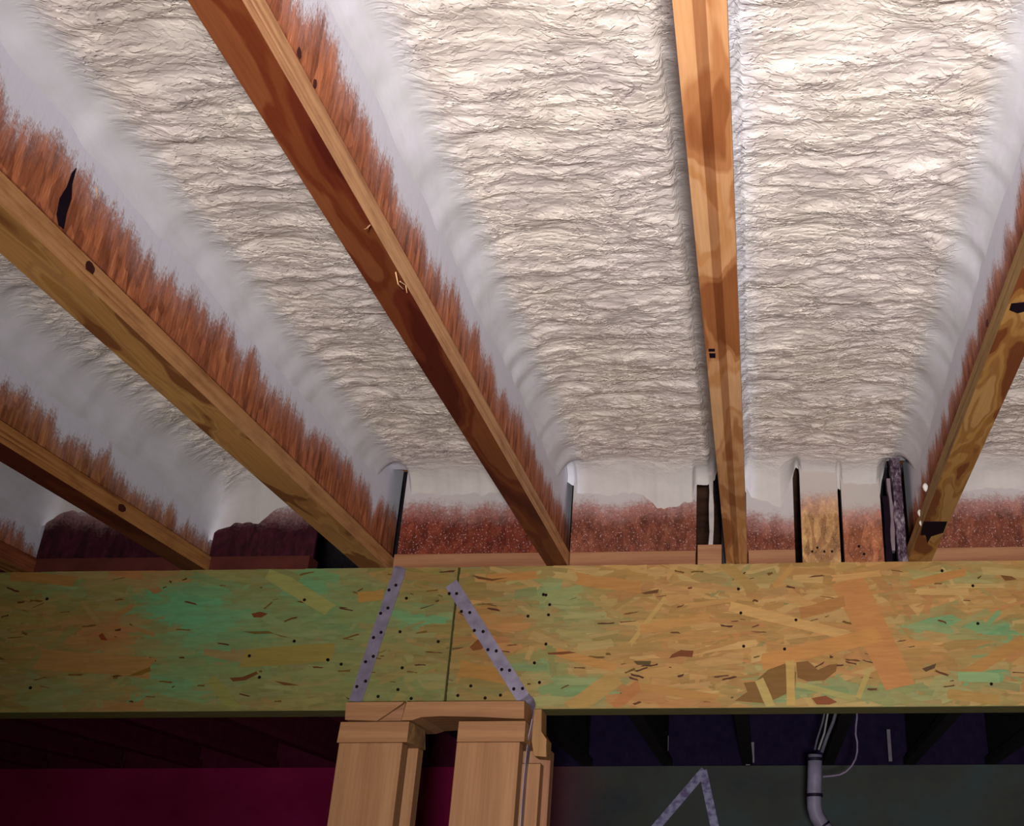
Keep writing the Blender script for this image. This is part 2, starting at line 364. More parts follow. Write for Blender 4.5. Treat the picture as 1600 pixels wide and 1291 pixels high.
m = MB(); m.prism([tuple(px_on_z(*q)) for q in ((1580, 474), (1601, 472), (1601, 486), (1590, 489), (1577, 484))], (0, 0, -.0008)); m.build('dark_patch', dark, JK[1])
for q in (((1107, 545), (1117, 545), (1117, 549), (1107, 549)), ((1108, 552), (1118, 552), (1118, 559), (1109, 559))):
    m = MB(); m.prism([tuple(px_on_z(*p)) for p in q], (0, 0, -.0006)); m.build('mark', dark, JK[0])

for q in ((226, 816), (237, 822), (246, 827), (255, 832)):
    knot(-3, *q, .0055, 'web', n=5, ax=.8)
def drip(k, px, py, r, side):
    y, z = px_on_x(k, px, py, side, WJ[k] / 2); c = Vector((xj(k, y) + side * WJ[k] / 2, y, H + z)); m = MB()
    m.tube([c + Vector((0, 0, r * q)) for q in (1.5, 1.0, .2, -.8, -1.4)], [r * .2, r * .7, r, r * .7, r * .15], 10); m.build('foam_drip', dripm, JK[k], smooth=True)['label'] = 'white foam drip'
dripm = plain('foam_drip', (.75, .70, .66), .5, .3)
drip(1, 1446, 762, .006, -1); drip(1, 1437, 802, .005, -1); drip(1, 1439, 818, .004, -1)
splm = plain('pale_splinter', (.70, .42, .22), .6, .2)
for q in (((618, 425), (622, 444), (630, 452)), ((625, 440), (634, 446), (636, 458)), ((578, 352), (573, 357), (570, 358)), ((150, 292), (152, 304), (150, 311))):
    k = -1 if q[0][0] > 400 else -2; y, z = px_on_x(k, *q[0], 1, WJ[k] / 2); Xp = xj(k, y) + WJ[k] / 2
    P0 = []
    for i, (a_, b_) in enumerate(q): v = ray(a_, b_); s_ = (Xp + .001 + .002 * i) / v.x; P0.append(Vector((v.x * s_, v.y * s_, v.z * s_ + EYE)))
    m = MB(); m.tube(P0, [.0009, .0007, .0003], 6); m.build('splinter', splm, JK[k])

# ------------------------------------------------------------ spray foam, one filled bay between each two joists
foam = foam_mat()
def vnoise(x, seed):
    r = np.random.default_rng(seed).random(4096); i = np.floor(x).astype(int); f = x - i; f = f * f * (3 - 2 * f); return r[i % 4096] * (1 - f) + r[(i + 1) % 4096] * f - .5
def vnoise2(x, y, seed):
    r = np.random.default_rng(seed).random((256, 256)); i = np.floor(x).astype(int); j = np.floor(y).astype(int); f = x - i; g = y - j
    f = f * f * (3 - 2 * f); g = g * g * (3 - 2 * g); i %= 256; j %= 256; i2 = (i + 1) % 256; j2 = (j + 1) % 256
    return (r[i, j] * (1 - f) + r[i2, j] * f) * (1 - g) + (r[i, j2] * (1 - f) + r[i2, j2] * f) * g - .5
def smooth(t): t = np.clip(t, 0, 1); return t * t * (3 - 2 * t)
YBK = 2.424                    # face of the blocking between the joists
def foam_bay(k, label, zl, zr, end_z, slots, step=.0026, cl=.085, cr=.085, zf=.243, crease=None):
    ys = np.concatenate([np.arange(YN, .62, .012), np.arange(.62, YBK, step), [YBK]]); nx = int(.4 / step)
    u = np.linspace(0, 1, nx)
    xl = np.array([xj(k, y) + .0052 for y in ys])[:, None]; xr = np.array([xj(k + 1, y) - .0052 for y in ys])[:, None]
    Xg = xl + (xr - xl) * u[None, :]; Yg = np.repeat(ys[:, None], nx, 1)
    dl = Xg - xl; dr = xr - Xg
    wob = vnoise2(Xg * 6 + 40, Yg * 5 + 40, 20 + k) * .03
    def edge_h(z0, seed, Y): return z0 + vnoise(Y * 7 + 50, seed) * .022 + vnoise(Y * 26 + 50, seed + 1) * .014
    def cove(d, c): q = 1 - np.clip(d / c, 0, 1); return 1 - np.sqrt(np.clip(1 - q * q, 0, 1))    # 1 on the web, 0 past c
    fade = 1 - smooth((Yg - 2.30) / .10) * (1 if slots else 0)
    z = zf + vnoise2(Xg * 9 + 9, Yg * 16 + 60, 5 + k) * .012 + vnoise2(Xg * 4 + 9, Yg * 30 + 60, 8 + k) * .006 * smooth(dl / .1) * smooth(dr / .1)
    low_l = edge_h(zl(Yg), 31 + k, Yg); low_r = edge_h(zr(Yg), 71 + k, Yg)
    ccl = cl * (1 + wob * 8); ccr = cr * (1 + wob * 8)
    inl = np.ones_like(Xg); inr = np.ones_like(Xg)
    if slots:
        if slots[0]: inl = fade
        if slots[1]: inr = fade
    z -= (z - low_l) * cove(dl, ccl) * inl + (z - low_r) * cove(dr, ccr) * inr
    de = YBK - Yg; ez = end_z(Xg + vnoise(Xg * 30 + 90, 12) * .006) + (vnoise(Xg * 42 + 90, 13) + .6 * vnoise(Xg * 110 + 90, 14)) * .012
    z -= np.maximum(z - ez, 0) * cove(de, .085)
    op = np.minimum(np.minimum(smooth(dl / cl), smooth(dr / cr)), smooth((de - .005) / .10) * .66 + .14 + .20 * smooth(de / .2))
    if crease is not None:     # a step left by a second pass of the gun
        xc, hgt, ysn = crease; s = smooth((Xg - (xc + vnoise(Yg * 5, 3) * .01)) / .012) * smooth((Yg - ysn) / .1)
        z += s * hgt; op = op * (1 - .55 * s)
    z = H + np.minimum(z, .300)
    V = np.stack([Xg, Yg, z], -1).reshape(-1, 3); base = np.array([(XJ[k] + XJ[k + 1]) / 2, D, H]); ny = len(ys)
    idx = np.arange(ny * nx).reshape(ny, nx); q = np.stack([idx[:-1, :-1], idx[1:, :-1], idx[1:, 1:], idx[:-1, 1:]], -1).reshape(-1, 4)
    me = bpy.data.meshes.new('spray_foam'); me.vertices.add(len(V)); me.vertices.foreach_set('co', (V - base).ravel())
    me.loops.add(q.size); me.loops.foreach_set('vertex_index', q.ravel().astype(np.int32)); me.polygons.add(len(q)); me.polygons.foreach_set('loop_start', (np.arange(len(q)) * 4).astype(np.int32))
    me.update(calc_edges=True); me.validate(); me.polygons.foreach_set('use_smooth', [True] * len(q))
    a = me.attributes.new('open', 'FLOAT', 'POINT'); a.data.foreach_set('value', op.ravel().astype(np.float32))
    mi = 1 - smooth(np.minimum(dl - .004, dr - .004) / .055); a = me.attributes.new('mist', 'FLOAT', 'POINT'); a.data.foreach_set('value', mi.ravel().astype(np.float32))
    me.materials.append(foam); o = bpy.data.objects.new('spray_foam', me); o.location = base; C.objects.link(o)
    return tag(o, label, 'spray foam', 'spray foam between the joists')
cst = lambda z: (lambda Y: z + 0 * Y)
F = lambda pts: (lambda X: np.interp(X, [p[0] for p in pts], [p[1] for p in pts]))
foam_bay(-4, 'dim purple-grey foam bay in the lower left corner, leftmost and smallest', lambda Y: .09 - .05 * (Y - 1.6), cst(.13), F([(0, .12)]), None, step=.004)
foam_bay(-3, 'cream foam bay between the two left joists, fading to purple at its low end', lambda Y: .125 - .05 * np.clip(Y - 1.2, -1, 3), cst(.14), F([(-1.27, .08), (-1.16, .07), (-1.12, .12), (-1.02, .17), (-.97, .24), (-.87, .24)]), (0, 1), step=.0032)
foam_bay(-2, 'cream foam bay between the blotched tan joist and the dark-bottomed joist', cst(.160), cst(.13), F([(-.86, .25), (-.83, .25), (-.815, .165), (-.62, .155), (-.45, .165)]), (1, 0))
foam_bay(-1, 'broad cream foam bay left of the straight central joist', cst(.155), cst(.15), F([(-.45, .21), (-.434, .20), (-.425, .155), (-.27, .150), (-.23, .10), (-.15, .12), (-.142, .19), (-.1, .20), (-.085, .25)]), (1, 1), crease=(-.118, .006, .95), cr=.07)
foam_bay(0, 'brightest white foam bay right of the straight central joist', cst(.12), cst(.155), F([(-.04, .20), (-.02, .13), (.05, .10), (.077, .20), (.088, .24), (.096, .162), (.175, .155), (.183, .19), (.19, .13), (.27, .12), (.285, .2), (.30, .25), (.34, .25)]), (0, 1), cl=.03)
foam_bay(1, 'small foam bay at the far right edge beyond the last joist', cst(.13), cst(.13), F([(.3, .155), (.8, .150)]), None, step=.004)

# ------------------------------------------------------------ blocking over the beam
bflm = ply_edge('block_flange', (.50, .24, .12), (.38, .16, .09), (.16, .03, .02), seed=5)
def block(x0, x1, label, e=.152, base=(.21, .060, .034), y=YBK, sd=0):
    t = thing('blocking_panel', ((x0 + x1) / 2, D + .03, H), label, 'blocking')
    fx0 = max([x0] + [XJ[k] + WJ[k] / 2 + .002 for k in XJ if abs(XJ[k] - x0) < .04]); fx1 = min([x1] + [XJ[k] - WJ[k] / 2 - .002 for k in XJ if abs(XJ[k] - x1) < .04])
    m = MB(); m.box(fx0, fx1, y - .018, y + .036, H + .0005, H + HFL)
    m.build('bottom_flange', ply_x if base[0] > .12 else plain('shadowy_flange', (.10, .025, .02), .8, .1), t, .0012)  # dark webs get a flange with the shade mixed into its colour
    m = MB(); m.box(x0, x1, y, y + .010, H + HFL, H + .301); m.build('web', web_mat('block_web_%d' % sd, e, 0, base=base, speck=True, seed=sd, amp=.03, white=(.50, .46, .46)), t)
    return t
ply_x = lumber('flange_side_grain', (.42, .21, .10), (.24, .085, .04), 'X', 4)
block(-.826, -.4620, 'red strand-board blocking between the blotched joist and the dark joist', sd=1, base=(.19, .035, .018))
block(-.430, -.1440, 'speckled red blocking left of the straight central joist', sd=2)
block(-.030, .0780, 'short speckled red blocking right of the straight central joist', sd=3, e=.115)
block(.362, .750, 'speckled red blocking at the far right behind the right joist', sd=4)
block(-1.262, -1.02, 'dark red blocking in the gloom between the two left joists', sd=5, base=(.045, .006, .014))  # same board as the others, base darkened to hold the bay's shadow
block(-1.67, -1.290, 'dark red blocking in the lower left corner', sd=6, base=(.045, .006, .014))  # corner shadow put into the base colour
# squash blocks and slivers between the joists at the right
def upright(name, x0, x1, z0, z1, y0, y1, mat, label, cat='wood block', chips=0):
    t = thing(name, ((x0 + x1) / 2, (y0 + y1) / 2, H + z0), label, cat)
    n = 7; m = MB(); L = []; R_ = []
    for i in range(n + 1):
        z = H + z0 + (z1 - z0) * i / n; L.append((x0 + random.uniform(-1, 1) * chips, y0, z)); R_.append((x1 + random.uniform(-1, 1) * chips, y0, z))
    m.prism(L[::-1] + R_, (0, y1 - y0, 0)); m.build('body', mat, t, .001 if not chips else 0); return t
def squash(name, i, **k): 
    return web_mat(name, k.get('e', .155), 0, base=k.get('base', (.50, .24, .10)), speck=True, seed=i, amp=.016, white=(.48, .43, .40))
sq1 = upright('squash_block', .0935, .1785, .0006, .30, YBK - .018, YBK + .02, squash('squash_wood_a', 21, base=(.50, .27, .11)), 'tan wood block with a row of four nail holes, foam on its upper half')
sq2 = upright('squash_block', .1870, .2750, .0006, .30, YBK - .010, YBK + .02, squash('squash_wood_b', 22, base=(.38, .13, .06), e=.125), 'reddish wood block right of the tan four-nail block')
upright('wood_sliver', .2800, .2925, .0006, .16, YBK - .006, YBK + .01, dark, 'thin near-black strip standing beside the foam-crusted post', 'wood scrap', .002)  # near-black strip in the slot beside the post
upright('wood_sliver', .2935, .3015, .03, .20, YBK - .012, YBK + .01, plain('foam_crust', (.24, .18, .21), .8, .2), 'narrow foam-crusted sliver beside the dark post', 'wood scrap', .002)
crust = NT('foam_spattered_wood'); cv = crust.coord(); cn = crust.noise(crust.mapping(cv, (120, 40, 60)), 1, 4, .7)
crust.bump(cn, .004, 1); crust = crust.done(crust.ramp(cn, [(.38, (.035, .012, .03)), (.52, (.12, .08, .11)), (.66, (.34, .28, .32))]), .8, .2)
upright('wood_post', .3030, .3235, .0006, .262, YBK - .022, YBK + .01, crust, 'dark foam-spattered upright just left of the right joist', 'wood post', .0022)
upright('wood_block', -.1400, -.0860, .0006, .048, YBK - .015, YBK + .02, lumber('block_low', (.46, .24, .11), (.30, .12, .06), 'X', 3), 'low tan block under the two dark slots left of the central joist')
upright('wood_sliver', -.1150, -.1050, .0486, .27, YBK - .006, YBK + .01, plain('foam_crust_b', (.52, .47, .46), .8, .2), 'foam-coated strip between the two dark slots left of the central joist', 'wood scrap', .0015)
holem = plain('nail_hole', (.012, .006, .006), .8, .1)
def nail_on(parent, px, py, Y, r=.0038, name='nail', mat=None, h=.0012):
    c = on_y(px, py, Y); m = MB(); ring = [(c.x + math.cos(a) * r, Y - h, c.z + math.sin(a) * r) for a in [2 * math.pi * i / 8 for i in range(8)]]
    m.prism(ring, (0, h + .001, 0)); return m.build(name, mat or holem, parent)
for q in ((1269, 862), (1277, 856), (1288, 862), (1300, 862)): nail_on(sq1, *q, YBK - .018, .0028)
for q in ((1342, 854), (1350, 866)): nail_on(sq2, *q, YBK - .010, .0032)

# ------------------------------------------------------------ the beam: two butted lengths with strand faces
BT = .080
strand = tone_mat('strand_board')
def cl(r, g, b, k=1.0): c = lin(r, g, b); return (c[0] * k, c[1] * k, c[2] * k, 1)
AK = 1.12
basepal = [(176, 130, 68), (166, 116, 58), (186, 144, 84), (156, 118, 58), (160, 126, 66), (182, 132, 76), (148, 110, 50), (192, 154, 94), (170, 110, 58)]
leftpal = [(138, 118, 58), (128, 104, 46), (146, 112, 58), (120, 112, 52), (136, 122, 76), (118, 104, 44), (150, 106, 54), (112, 110, 60)]
teal = [(300, 960, 75, 50, 1.0), (275, 935, 60, 26, .7), (345, 1010, 60, 40, .5), (265, 1075, 55, 30, .8), (490, 910, 40, 30, .75), (655, 965, 34, 16, .9), (830, 1042, 45, 14, .8), (850, 925, 50, 26, .55), (90, 915, 60, 22, .5), (520, 960, 80, 60, .35), (100, 1090, 70, 25, .4),
        (1470, 975, 50, 14, .8), (1560, 985, 60, 14, .85), (1545, 1058, 44, 12, .9), (1560, 1020, 20, 14, .8), (910, 1080, 60, 22, .7), (900, 970, 80, 45, .35), (1200, 1075, 16, 30, .7), (1260, 1080, 90, 12, .5), (1420, 1085, 130, 18, .5), (640, 1080, 200, 30, .25), (420, 1000, 200, 90, .3), (1500, 900, 70, 14, .35), (1150, 905, 60, 18, .25)]
warm = [(180, 990, 60, 26, .7), (220, 900, 70, 18, .6), (200, 1098, 60, 14, .6), (365, 1016, 16, 12, .9), (770, 990, 60, 80, .4), (1000, 1090, 50, 12, .5)]
def tint(px, py, c, soft=.5):
    c = list(c); lf = min(max((900 - px) / 220, 0), 1); mean = [a * (1 - lf) + b * lf for a, b in zip((164, 130, 80), (132, 116, 68))]; c = [q * soft + w_ * (1 - soft) for q, w_ in zip(c, mean)]
    for L, tgt in ((teal, (92, 150, 104)), (warm, (166, 98, 54))):
        for bx, by, rx, ry, s in L:
            d = ((px - bx) / rx) ** 2 + ((py - by) / ry) ** 2
            if d < 4:
                k = s * math.exp(-d * .9)
                c = [a * (1 - k) + b * k for a, b in zip(c, tgt)]
    return c
def to_px(P):
    v = Vector(P) - Vector((0, 0, EYE)); return CX + FPX * v.dot(RT) / v.dot(FW), CY - FPX * v.dot(UP) / v.dot(FW)
ZT, ZB = H, H - HB
XS = -.6725
def beam(x0, x1, label, n, seed):
    r = random.Random(seed); t = thing('laminated_beam', ((x0 + x1) / 2, D + BT / 2, ZB), label, 'beam')
    m = MB(); cbase = cl(150, 112, 56, AK)
    m.box(x0, x1, D, D + BT, ZB, ZT, cl(128, 124, 78, AK))
    k = 0
    def flake(cx, cz, L, W, a, col, ragged=.18):
        nonlocal k; k += 1
        y = D - .0004 - k * 9e-7; ca, sa = math.cos(a), math.sin(a); pts = []
        for u, v in ((-.5, -.5), (-.17, -.5), (.2, -.5), (.5, -.5), (.5, 0), (.5, .5), (.15, .5), (-.2, .5), (-.5, .5), (-.5, .1)):
            uu = u * L * (1 + r.uniform(-ragged, ragged) * .6); vv = v * W * (1 + r.uniform(-ragged, ragged))
            X = min(max(cx + ca * uu - sa * vv, x0 + .0006), x1 - .0006); Z = min(max(cz + sa * uu + ca * vv, ZB + .0004), ZT - .0004); pts.append((X, y, Z))
        m.poly(pts, col)
    for i in range(n):
        cx = r.uniform(x0, x1); cz = r.uniform(ZB, ZT); px, py = to_px((cx, D, cz))
        mixl = min(max((870 - px) / 160, 0), 1); c = r.choice(leftpal if r.random() < mixl else basepal)
        j = r.uniform(.90, 1.10); c = tint(px, py, [q * j for q in c])
        flake(cx, cz, r.uniform(.03, .13), r.uniform(.006, .020), r.gauss(0, .22) + (r.choice((-1, 1)) * r.uniform(.4, 1.3) if r.random() < .10 else 0), cl(*[min(255, q) for q in c], AK))
    for i in range(int(n * .035)):   # small dark voids between strands
        cx = r.uniform(x0, x1); cz = r.uniform(ZB + .01, ZT - .01)
        flake(cx, cz, r.uniform(.006, .034), r.uniform(.0015, .0045), r.gauss(0, .25), cl(*r.choice([(92, 52, 22), (78, 40, 20), (104, 74, 26)]), 1.1), .5)
    for p0, p1, W, c in special:
        a, b = on_y(*p0, D), on_y(*p1, D)
        if x0 < (a.x + b.x) / 2 < x1: d = b - a; c = [q * .62 + m_ * .38 for q, m_ in zip(c, (160, 124, 68))]; flake((a.x + b.x) / 2, (a.z + b.z) / 2, math.hypot(d.x, d.z), W / 690, math.atan2(d.z, d.x), cl(*c, AK), .12)
    for ring, c in patches:
        P = [on_y(*q, D) for q in ring]
        if x0 < P[0].x < x1: k += 30; m.poly([(p.x, D - .0004 - k * 9e-7, p.z) for p in P][::-1], cl(*c, AK)) 
    for p0, p1, W, c in over:
        a, b = on_y(*p0, D), on_y(*p1, D)
        if x0 < (a.x + b.x) / 2 < x1: d = b - a; c = [q * .62 + m_ * .38 for q, m_ in zip(c, (160, 124, 68))]; flake((a.x + b.x) / 2, (a.z + b.z) / 2, math.hypot(d.x, d.z), W / 690, math.atan2(d.z, d.x), cl(*c, AK), .08)
    m.build('strand_body', strand, t); return t
special = [((1145, 950), (1330, 996), 15, (204, 160, 98)), ((1322, 905), (1408, 1075), 44, (186, 120, 66)), ((1195, 1035), (1370, 992), 22, (192, 130, 66)), ((985, 1008), (1040, 935), 7, (188, 158, 92)), ((1300, 905), (1375, 897), 9, (200, 152, 90)),
           ((1210, 918), (1240, 884), 9, (180, 132, 70)), ((890, 1110), (965, 1060), 26, (170, 140, 78)), ((960, 1106), (1000, 1070), 16, (170, 100, 56)), ((1000, 985), (1110, 965), 14, (186, 134, 72)), ((870, 1020), (960, 1045), 12, (184, 130, 68)), ((1420, 915), (1510, 895), 12, (178, 118, 60)), ((1250, 960), (1320, 940), 16, (160, 102, 52)),
           ((1000, 1075), (1120, 1092), 12, (172, 122, 62)), ((1130, 880), (1180, 925), 16, (150, 122, 64)), ((20, 900), (120, 910), 16, (140, 100, 46)), ((60, 1030), (240, 1045), 30, (140, 104, 56)), ((420, 895), (520, 955), 20, (124, 146, 82)), ((330, 1060), (370, 1110), 14, (106, 128, 62)),
           ((380, 1030), (520, 1020), 26, (116, 116, 50)), ((560, 935), (600, 930), 16, (148, 112, 48)), ((760, 905), (840, 900), 12, (170, 112, 56)), ((900, 905), (1000, 920), 18, (176, 120, 62)), ((720, 1045), (800, 1060), 22, (150, 106, 46)), ((1500, 1060), (1600, 1000), 16, (168, 120, 60)), ((1480, 1085), (1560, 1095), 14, (160, 130, 66))]
patches = [([(1148, 1096), (1168, 1082), (1162, 1068), (1180, 1066), (1200, 1048), (1226, 1038), (1244, 1052), (1242, 1078), (1215, 1092), (1196, 1100)], (118, 84, 36)),
           ([(1244, 1036), (1262, 1034), (1278, 1048), (1295, 1040), (1308, 1038), (1306, 1050), (1288, 1064), (1262, 1066), (1246, 1060)], (120, 82, 36)), ([(1268, 1092), (1290, 1088), (1308, 1098), (1296, 1102), (1276, 1102)], (124, 66, 28)),
           ([(1050, 1024), (1064, 1017), (1084, 1018), (1082, 1028), (1062, 1027), (1046, 1030)], (110, 58, 24)), ([(990, 1034), (1018, 1034), (1016, 1041), (996, 1040)], (84, 66, 30)), ([(1440, 1046), (1462, 1038), (1460, 1045), (1446, 1051)], (82, 58, 30)), ([(1562, 900), (1580, 902), (1588, 907), (1570, 909)], (110, 70, 30)), ([(1002, 928), (1030, 922), (1028, 928), (1008, 930)], (98, 62, 30)),
           ([(394, 960), (408, 957), (420, 960), (410, 966), (398, 966)], (104, 56, 26)), ([(156, 994), (162, 990), (170, 1002), (160, 1001)], (120, 52, 28)), ([(360, 1060), (380, 1059), (402, 1050), (405, 1054), (385, 1064), (366, 1066)], (96, 58, 24)), ([(430, 1065), (446, 1067), (470, 1072), (446, 1072)], (96, 62, 24)), ([(214, 1052), (236, 1043), (238, 1049), (222, 1056), (200, 1058)], (116, 88, 24)),
           ([(735, 1012), (748, 1000), (762, 1004), (754, 1016), (740, 1018)], (110, 64, 24)), ([(738, 900), (770, 906), (795, 904), (770, 909), (748, 906)], (92, 58, 26)), ([(856, 1021), (890, 1019), (902, 1021), (880, 1024), (858, 1024)], (110, 60, 28)), ([(380, 988), (420, 987), (440, 996), (456, 998), (430, 991), (400, 992)], (100, 84, 36))]
over = [((1186, 1062), (1204, 1106), 13, (180, 168, 98)), ((1234, 1034), (1236, 1104), 12, (188, 160, 88)), ((1244, 1070), (1330, 1092), 8, (150, 160, 96)), ((1340, 1092), (1358, 1046), 8, (170, 160, 90)), ((1495, 1058), (1560, 1060), 14, (110, 176, 128))]
bl = beam(-3.0, XS - .0028, 'green-tinged strand beam length left of the butt joint over the post', 5200, 3)
br = beam(XS + .0028, 2.2, 'tan strand beam length right of the butt joint over the post', 6200, 4)
nb = [(635, 935), (684.7, 1002.7), (625, 987.4), (512.6, 1031.4), (533, 1038), (621.8, 1077.7), (642.4, 1091.7), (590.8, 1088.5), (628.4, 1043.7), (53.4 + 20, 936), (475.7, 937.5), (459.7, 1002), (512, 1031), (389.6, 1025), (47.3, 1075), (405.3, 1058.5)]
nr = [(735.6, 1072), (715.4, 1087), (758, 1091), (782, 1086.5), (849, 929.3), (858.9, 945), (857, 961), (825, 963), (853, 1006.6), (842.9, 1066.6), (1153.8, 920.6), (1157.5, 958), (1162, 1010), (1225.9, 1014.4), (1472, 892), (1520, 915.5), (1528, 974.5), (1549, 1069), (853, 930), (1243.7, 969), (835, 1036)]
for q in nb: nail_on(bl, *q, D - .006, .0034, h=.0008)
for q in nr: nail_on(br, *q, D - .006, .0034, h=.0008)

# ------------------------------------------------------------ steel straps on the beam
steel = NT('galvanised_steel'); sv = steel.coord(); sn = steel.noise(steel.mapping(sv, (30, 30, 30)), 1, 4, .6)
steel.bump(steel.noise(sv, 300, 2, .5), .0004, .4); steel = steel.done(steel.ramp(sn, [(.3, (.22, .19, .27)), (.65, (.34, .31, .42))]), .42, .5, .55)
def strap(label, path, wid_dir, width, nails, taper=None):
    """path of points swept by a flat steel strip; wid_dir gives the across direction at each point"""
    base = Vector(path[0]); t = thing('metal_strap', base, label, 'metal strap')
    m = MB(); th = .0013; n = len(path)
    for i in range(n):
        p = Vector(path[i]); wd = Vector(wid_dir[i]).normalized() * (width / 2); a = Vector(path[max(i - 1, 0)]); b = Vector(path[min(i + 1, n - 1)]); nn = (b - a).cross(wd).normalized() * th / 2
        m.v += [tuple(p - wd - nn), tuple(p + wd - nn), tuple(p + wd + nn), tuple(p - wd + nn)]
    for i in range(n - 1):
        j = i * 4
        for a, b in ((0, 1), (1, 2), (2, 3), (3, 0)): m.f.append((j + a, j + b, j + 4 + b, j + 4 + a)); m.c.append(None)
    m.f += [(3, 2, 1, 0), tuple(n * 4 - 4 + q for q in range(4))]; m.c += [None, None]
    m.build('strip', steel, t)
    for q in nails: nail_on(t, *q, D - .0075, .0036, h=.0008)
    return t
YS = D - .0066
def P(px, py, Y=YS): return on_y(px, py, Y)
a, b = P(624, 889), P(555, 1097); d = (b - a).normalized(); wd = Vector((d.z, 0, -d.x)); wd = wd if wd.x > 0 else -wd
strap('grey steel strap with paired nails sloping down left onto the post plate', [Vector((a.x + .006, D + .03, ZT + .0012)), Vector((a.x + .003, D - .003, ZT + .0012)), Vector((a.x, YS, ZT - .004)), a - Vector((0, 0, .012)), a.lerp(b, .5), Vector((b.x, YS, b.z))],
      [wd, wd, wd, wd, wd, wd], .0285, [(480 + x / 3.067, 870 + y / 3.067) for x, y in ((425, 137), (392, 160), (387, 246), (352, 272), (354, 363), (318, 388), (317, 478), (280, 504), (280, 597), (238, 623))])
a, b = P(705, 912), P(817, 1090); d = (b - a).normalized(); wd = Vector((-d.z, 0, d.x)); wd = wd if wd.x > 0 else -wd
XP = -.4835                       # right face of the post's top plate
pts = [a, a.lerp(b, .33), a.lerp(b, .66), b, P(826, 1099, D - .012), P(834, 1108, D - .03)]
wds = [wd] * 4 + [wd * .8 + Vector((0, -.25, .1)), wd * .45 + Vector((0, -.8, .1))]
pts += [Vector((XP + .0105, 2.352, H - HB - .030)), Vector((XP + .006, 2.352, H - HB - .075)), Vector((XP + .0035, 2.352, H - HB - .14)), Vector((XP + .0035, 2.352, H - HB - .50))]
wds += [Vector((.1, -1, 0)), Vector((0, -1, 0)), Vector((0, -1, 0)), Vector((0, -1, 0))]
strap('grey steel strap crossing the butt joint, sloping down right and round the plate end', pts, wds, .0285, [(480 + x / 3.067, 870 + y / 3.067) for x, y in ((681, 177), (716, 177), (739, 263), (779, 268), (801, 354), (843, 359), (866, 446), (906, 452), (932, 541), (970, 545), (990, 634), (1032, 632))])

# ------------------------------------------------------------ the built-up post
Y0 = 2.300; ZP = H - HB
w_plate = lumber('plate_wood', (.44, .225, .10), (.34, .16, .07), 'X', 1); w_stud = lumber('stud_wood', (.45, .235, .11), (.37, .18, .08), 'Z', 2); w_side = lumber('stud_wood_dark', (.46, .24, .12), (.32, .14, .08), 'Z', 6)
def board(name, b, mat, label, cat, bevel=.0015):
    m = MB(); m.box(*b); o = m.build(name, mat, None, bevel, loc=((b[0] + b[1]) / 2, (b[2] + b[3]) / 2, b[4])); return tag(o, label, cat)
# upper plate: left stub and long right piece meeting at a split
def front_poly(name, pix, y0, y1, mat, label, cat):
    ring = [on_y(x, y, y0) for x, y in pix]; base = sum(ring, Vector()) / len(ring); m = MB(); m.prism(ring, (0, y1 - y0, 0)); o = m.build(name, mat, None, .0012, loc=base); return tag(o, label, cat)
def clampz(pts, z): return [Vector((p.x, p.y, min(p.z, z))) for p in pts]
zt = ZP - .0004
def front_prism(name, pts, y0, y1, mat, label, cat):
    ring = [Vector((x, y0, ZP + z)) for x, z in pts]; base = sum(ring, Vector()) / len(ring); m = MB(); m.prism(ring, (0, y1 - y0, 0)); o = m.build(name, mat, None, .001, loc=base); return tag(o, label, cat)
front_prism('top_plate', [(-.8494, -.0005), (-.8455, -.0352), (-.7800, -.0378), (-.7540, -.0200), (-.7330, -.0045), (-.7290, -.0005)], Y0, Y0 + .185, w_plate, 'short left piece of the post\'s top plate, ended by a diagonal crack', 'top plate')
front_prism('plate_wedge', [(-.7770, -.0376), (-.7500, -.0190), (-.7300, -.0058), (-.7255, -.0008), (-.7310, -.0375)], Y0 + .002, Y0 + .12, lumber('split_wood', (.40, .20, .10), (.28, .12, .06), 'X', 9), 'small darker wedge of split wood between the two top plate pieces', 'wood scrap')
front_prism('top_plate', [(-.7235, -.0005), (-.7300, -.0370), (-.7080, -.0368), (-.6900, -.0310), (-.6500, -.0292), (-.5700, -.0312), (-.4960, -.0350), (-.4800, -.0352), (-.4825, -.0005)], Y0, Y0 + .185, w_plate, 'long right piece of the post\'s top plate with an arched lower edge', 'top plate')
w_end = lumber('end_grain', (.40, .24, .10), (.24, .12, .05), 'X', 12)
def cap_block(x0, x1, label, cham):
    t = thing('plate_block', ((x0 + x1) / 2, Y0 + .09, ZP - .079), label, 'plate block')
    m = MB(); zt, zb = ZP - .0392, ZP - .0790
    if cham: m.prism([Vector(p) for p in ((x0 - .002, Y0, zb), (x1, Y0, zb), (x1, Y0, zt), (x0, Y0, zt))], (0, .115, 0)); m.build('block', w_plate, t, .001)
    else: m.box(x0, x1, Y0, Y0 + .17, zb, zt); m.build('block', w_plate, t, .0012)
    if cham:
        m = MB(); m.hexa([(x1 + .0003, Y0 + .001, zb), (x1 + .006, Y0 + .035, zb), (x1 + .006, Y0 + .115, zb), (x1 + .0003, Y0 + .115, zb), (x1 + .0003, Y0 + .001, zt), (x1 + .001, Y0 + .035, zt), (x1 + .001, Y0 + .115, zt), (x1 + .0003, Y0 + .115, zt)])
        m.build('end_grain', w_end, t, .0008)['label'] = 'chamfered end grain of the block'
    return t
cap_block(-.8535, -.7130, 'wooden plate block with chamfered end over the left stud', True)
cap_block(-.6125, -.4765, 'wooden plate block over the right stud', False)
def stud(x0, x1, y0, y1, z1, label, mat=None):
    return board('stud', (x0, x1, y0, y1, 0, z1), mat or w_stud, label, 'post stud')
